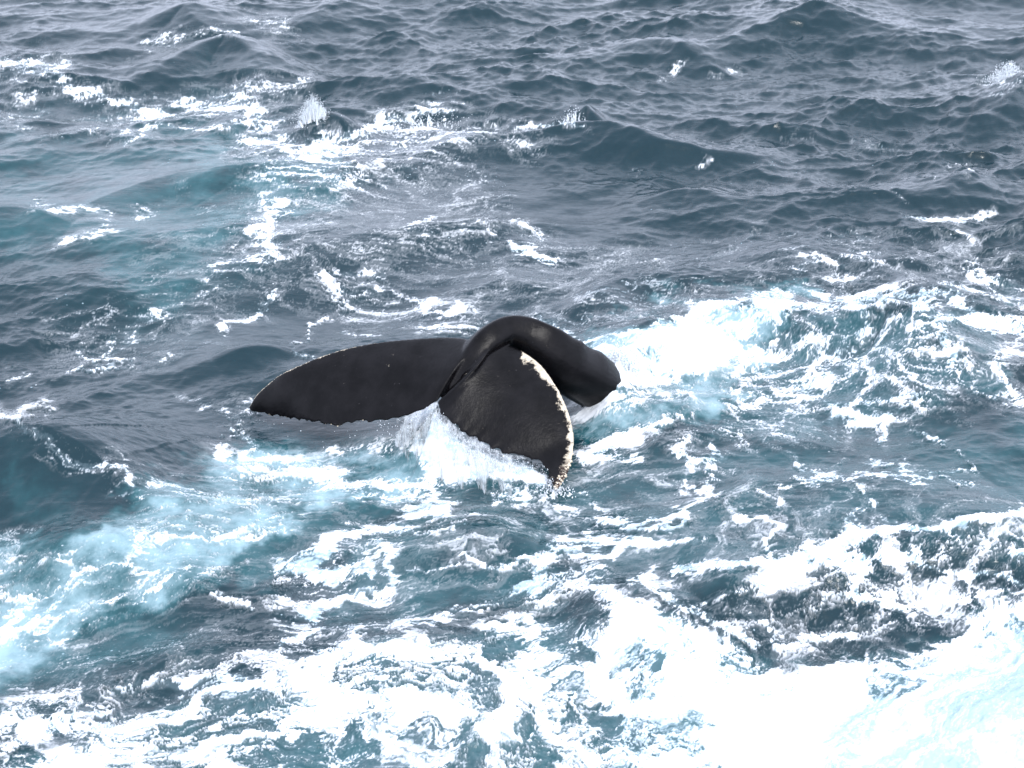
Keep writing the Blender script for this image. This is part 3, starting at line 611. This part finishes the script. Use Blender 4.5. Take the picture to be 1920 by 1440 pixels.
# ------------------------------------------------------------------ falling water and spray
spray_m = spray_material('spray_water'); sheet_m = spray_material('draining_water', .55)
class Bits:
    def __init__(s): s.v, s.f = [], []
    def drop(s, p, r, st=(0, 0, 1), k=1.0):
        p = np.array(p); st = np.array(st, float); st /= np.linalg.norm(st) + 1e-9; b0 = len(s.v)
        a = np.cross(st, (.3, .8, .1)); a /= np.linalg.norm(a); c = np.cross(st, a)
        s.v.append(p + st * r * k * 1.3)
        for j in range(5): t = 2 * math.pi * j / 5; s.v.append(p + (a * math.cos(t) + c * math.sin(t)) * r)
        s.v.append(p - st * r * k)
        for j in range(5): s.f += [(b0, b0 + 1 + j, b0 + 1 + (j + 1) % 5), (b0 + 6, b0 + 1 + (j + 1) % 5, b0 + 1 + j)]
    def strand(s, pts, r0, r1, flat=1.0):
        b0 = len(s.v); n = len(pts)
        for i, p in enumerate(pts):
            r = r0 + (r1 - r0) * i / (n - 1)
            for j in range(4): t = math.pi / 2 * j; s.v.append(np.array(p) + np.array((math.cos(t) * r * flat, math.sin(t) * r, 0)))
        for i in range(n - 1):
            for j in range(4): s.f.append((b0 + 4 * i + j, b0 + 4 * i + (j + 1) % 4, b0 + 4 * i + 4 + (j + 1) % 4, b0 + 4 * i + 4 + j))
    def build(s, name, m, label, cat):
        o = mesh_object(name, s.v, s.f, m); tag(o, label, cat, kind='stuff'); return o

R = random.Random(12)
def sheet_material(name, thr):
    m = mat(name); b = NB(m)
    st = b.n('Attribute', attribute_name='run').outputs['Vector']
    mp = b.n('Mapping'); b.put(mp.inputs[0], st); mp.inputs['Scale'].default_value = (22, 2.6, 1)
    n1, _ = b.noise(mp.outputs[0], 1.0, 5, 0.65, 0.4)
    sp = b.n('SeparateXYZ'); b.put(sp.inputs[0], st)
    al = b.ss(b.math('MULTIPLY_ADD', sp.outputs[1], thr[1], n1), thr[0], thr[0] + .34)
    pb = b.n('BsdfPrincipled'); pb.inputs['Base Color'].default_value = (0.86, 0.90, 0.92, 1); pb.inputs['Roughness'].default_value = 0.4
    tl = b.n('BsdfTranslucent'); tl.inputs[0].default_value = (0.84, 0.90, 0.92, 1)
    m1 = b.n('MixShader'); m1.inputs[0].default_value = .4; b.put(m1.inputs[1], pb.outputs[0]); b.put(m1.inputs[2], tl.outputs[0])
    m2 = b.n('MixShader'); b.put(m2.inputs[0], al); b.put(m2.inputs[1], b.n('BsdfTransparent').outputs[0]); b.put(m2.inputs[2], m1.outputs[0])
    out = b.n('OutputMaterial'); b.put(out.inputs[0], m2.outputs[0]); return m
def sheets(name, runs, m, label):
    """films of falling water between the trailing edge and the sea"""
    V, F, A = [], [], []; nz = noise_tile(256, 1.2, 77)
    for k, (TE, lo, hi, out, bulge) in enumerate(runs):
        n, q = 150, 16; b0 = len(V)
        for i in range(n):
            s_ = (lo + (hi - lo) * i / (n - 1)) * (NS - 1); a = min(int(s_), NS - 2); p = TE[a] + (TE[a + 1] - TE[a]) * (s_ - a)
            for j in range(q):
                t = j / (q - 1); w_ = float(sample(nz, np.array([i / 40 + k * .37]), np.array([t * .25 + k * .2]))[0])
                o_ = out * (1 + .35 * w_) * t
                V.append((p[0] + .03 * w_ * t - .12 * o_, p[1] + .02 - o_, p[2] - .005 - (p[2] + .05) * (.35 * t + .65 * t * t) + bulge * w_ * t * (1 - t)))
                A.append((s_ / NS + k * 3.3, t, 0))
        F += [(b0 + i * q + j, b0 + i * q + j + 1, b0 + i * q + q + j + 1, b0 + i * q + q + j) for i in range(n - 1) for j in range(q - 1)]
    o = mesh_object(name, V, F, m); at = o.data.attributes.new('run', 'FLOAT_VECTOR', 'POINT'); at.data.foreach_set('vector', np.array(A, np.float32).ravel())
    return tag(o, label, 'water', kind='stuff')
sheets('draining_water', [(RT, 0, .66, .16, .05), (RT, 0, .58, .34, .06), (LT, 0, .20, .14, .05), (LT, 0, .16, .3, .06)], sheet_material('cascade', (.44, .10)),
       'white water cascading off the trailing edge beside the notch of the tail')
sheets('draining_water', [(LT, .16, .93, .05, .02), (RT, .6, .92, .04, .02)], sheet_material('thin_curtain', (.58, -.30)), 'thin clear curtain of water running off the drooping flukes')
b = Bits()
for TE, lo, hi, n in ((RT, 0, .9, 500), (LT, 0, .3, 160), (LT, .3, .95, 18)):
    for _ in range(n):
        p = TE[int(R.uniform(lo, hi) * (NS - 1))]; t = R.random()
        b.drop((p[0] + R.gauss(0, .05), p[1] - .05 - abs(R.gauss(0, .22)) * t, max(.02, (p[2] - .03) * (1 - t * t) + R.gauss(0, .02))), R.uniform(.002, .006), (R.gauss(0, .3), -.3, 1), R.uniform(1, 2.5))
b.build('water_drops', spray_m, 'loose drops of water falling from the flukes', 'water')

def burst(px, py, width, height, n, label, rmin=.003, rmax=.011, jets=30, zb=0.0):
    global b
    b = Bits(); c0 = place(px, py, zb)
    for _ in range(jets):
        x0 = R.gauss(0, width * .4); a = x0 / width; h = height * R.uniform(.3, 1) * math.exp(-(x0 / width) ** 2 * 2)
        y0 = R.gauss(0, width * .2); z0 = sea_level(c0[0] + x0, c0[1] + y0) - .05
        pts = [(c0[0] + x0 + a * .25 * t * height + R.gauss(0, .008), c0[1] + y0, z0 + h * (t - .35 * t * t) * 1.5) for t in [k / 5 for k in range(6)]]
        b.strand(pts, R.uniform(.012, .03), .003, R.uniform(1, 1.6))
    for _ in range(n):
        x0 = R.gauss(0, width * .45); y0 = R.gauss(0, width * .25); h = height * R.random() ** 1.6 * math.exp(-(x0 / width) ** 2 * 1.5) * 1.1
        z0 = sea_level(c0[0] + x0, c0[1] + y0) if _ % 8 == 0 else z0
        b.drop((c0[0] + x0 * (1 + h * .3), c0[1] + y0, z0 + h), R.uniform(rmin, rmax), (R.gauss(0, .4), 0, 1), R.uniform(1, 2))
    return b.build('splash', spray_m, label, 'splash')
burst(588, 232, .30, .40, 3200, 'white splash bursting over a dark wave hump at the far end of the foam streaks', jets=170, zb=.22, rmin=.002, rmax=.0065)
burst(1885, 178, .38, .34, 1600, 'loose white spray thrown up from a dark crest far from the whale', jets=24)
burst(1075, 240, .30, .26, 160, 'small peak of spray on the crest of the long dark wave', jets=14)
burst(800, 225, .9, .22, 220, 'low spray along the foaming end of the long dark wave', jets=30)
burst(1043, 925, .28, .16, 160, 'drops scattered around the barnacled fluke tip', jets=12)
burst(1165, 742, .30, .22, 700, 'foam thrown up where the tail stock enters the white wash', jets=60)
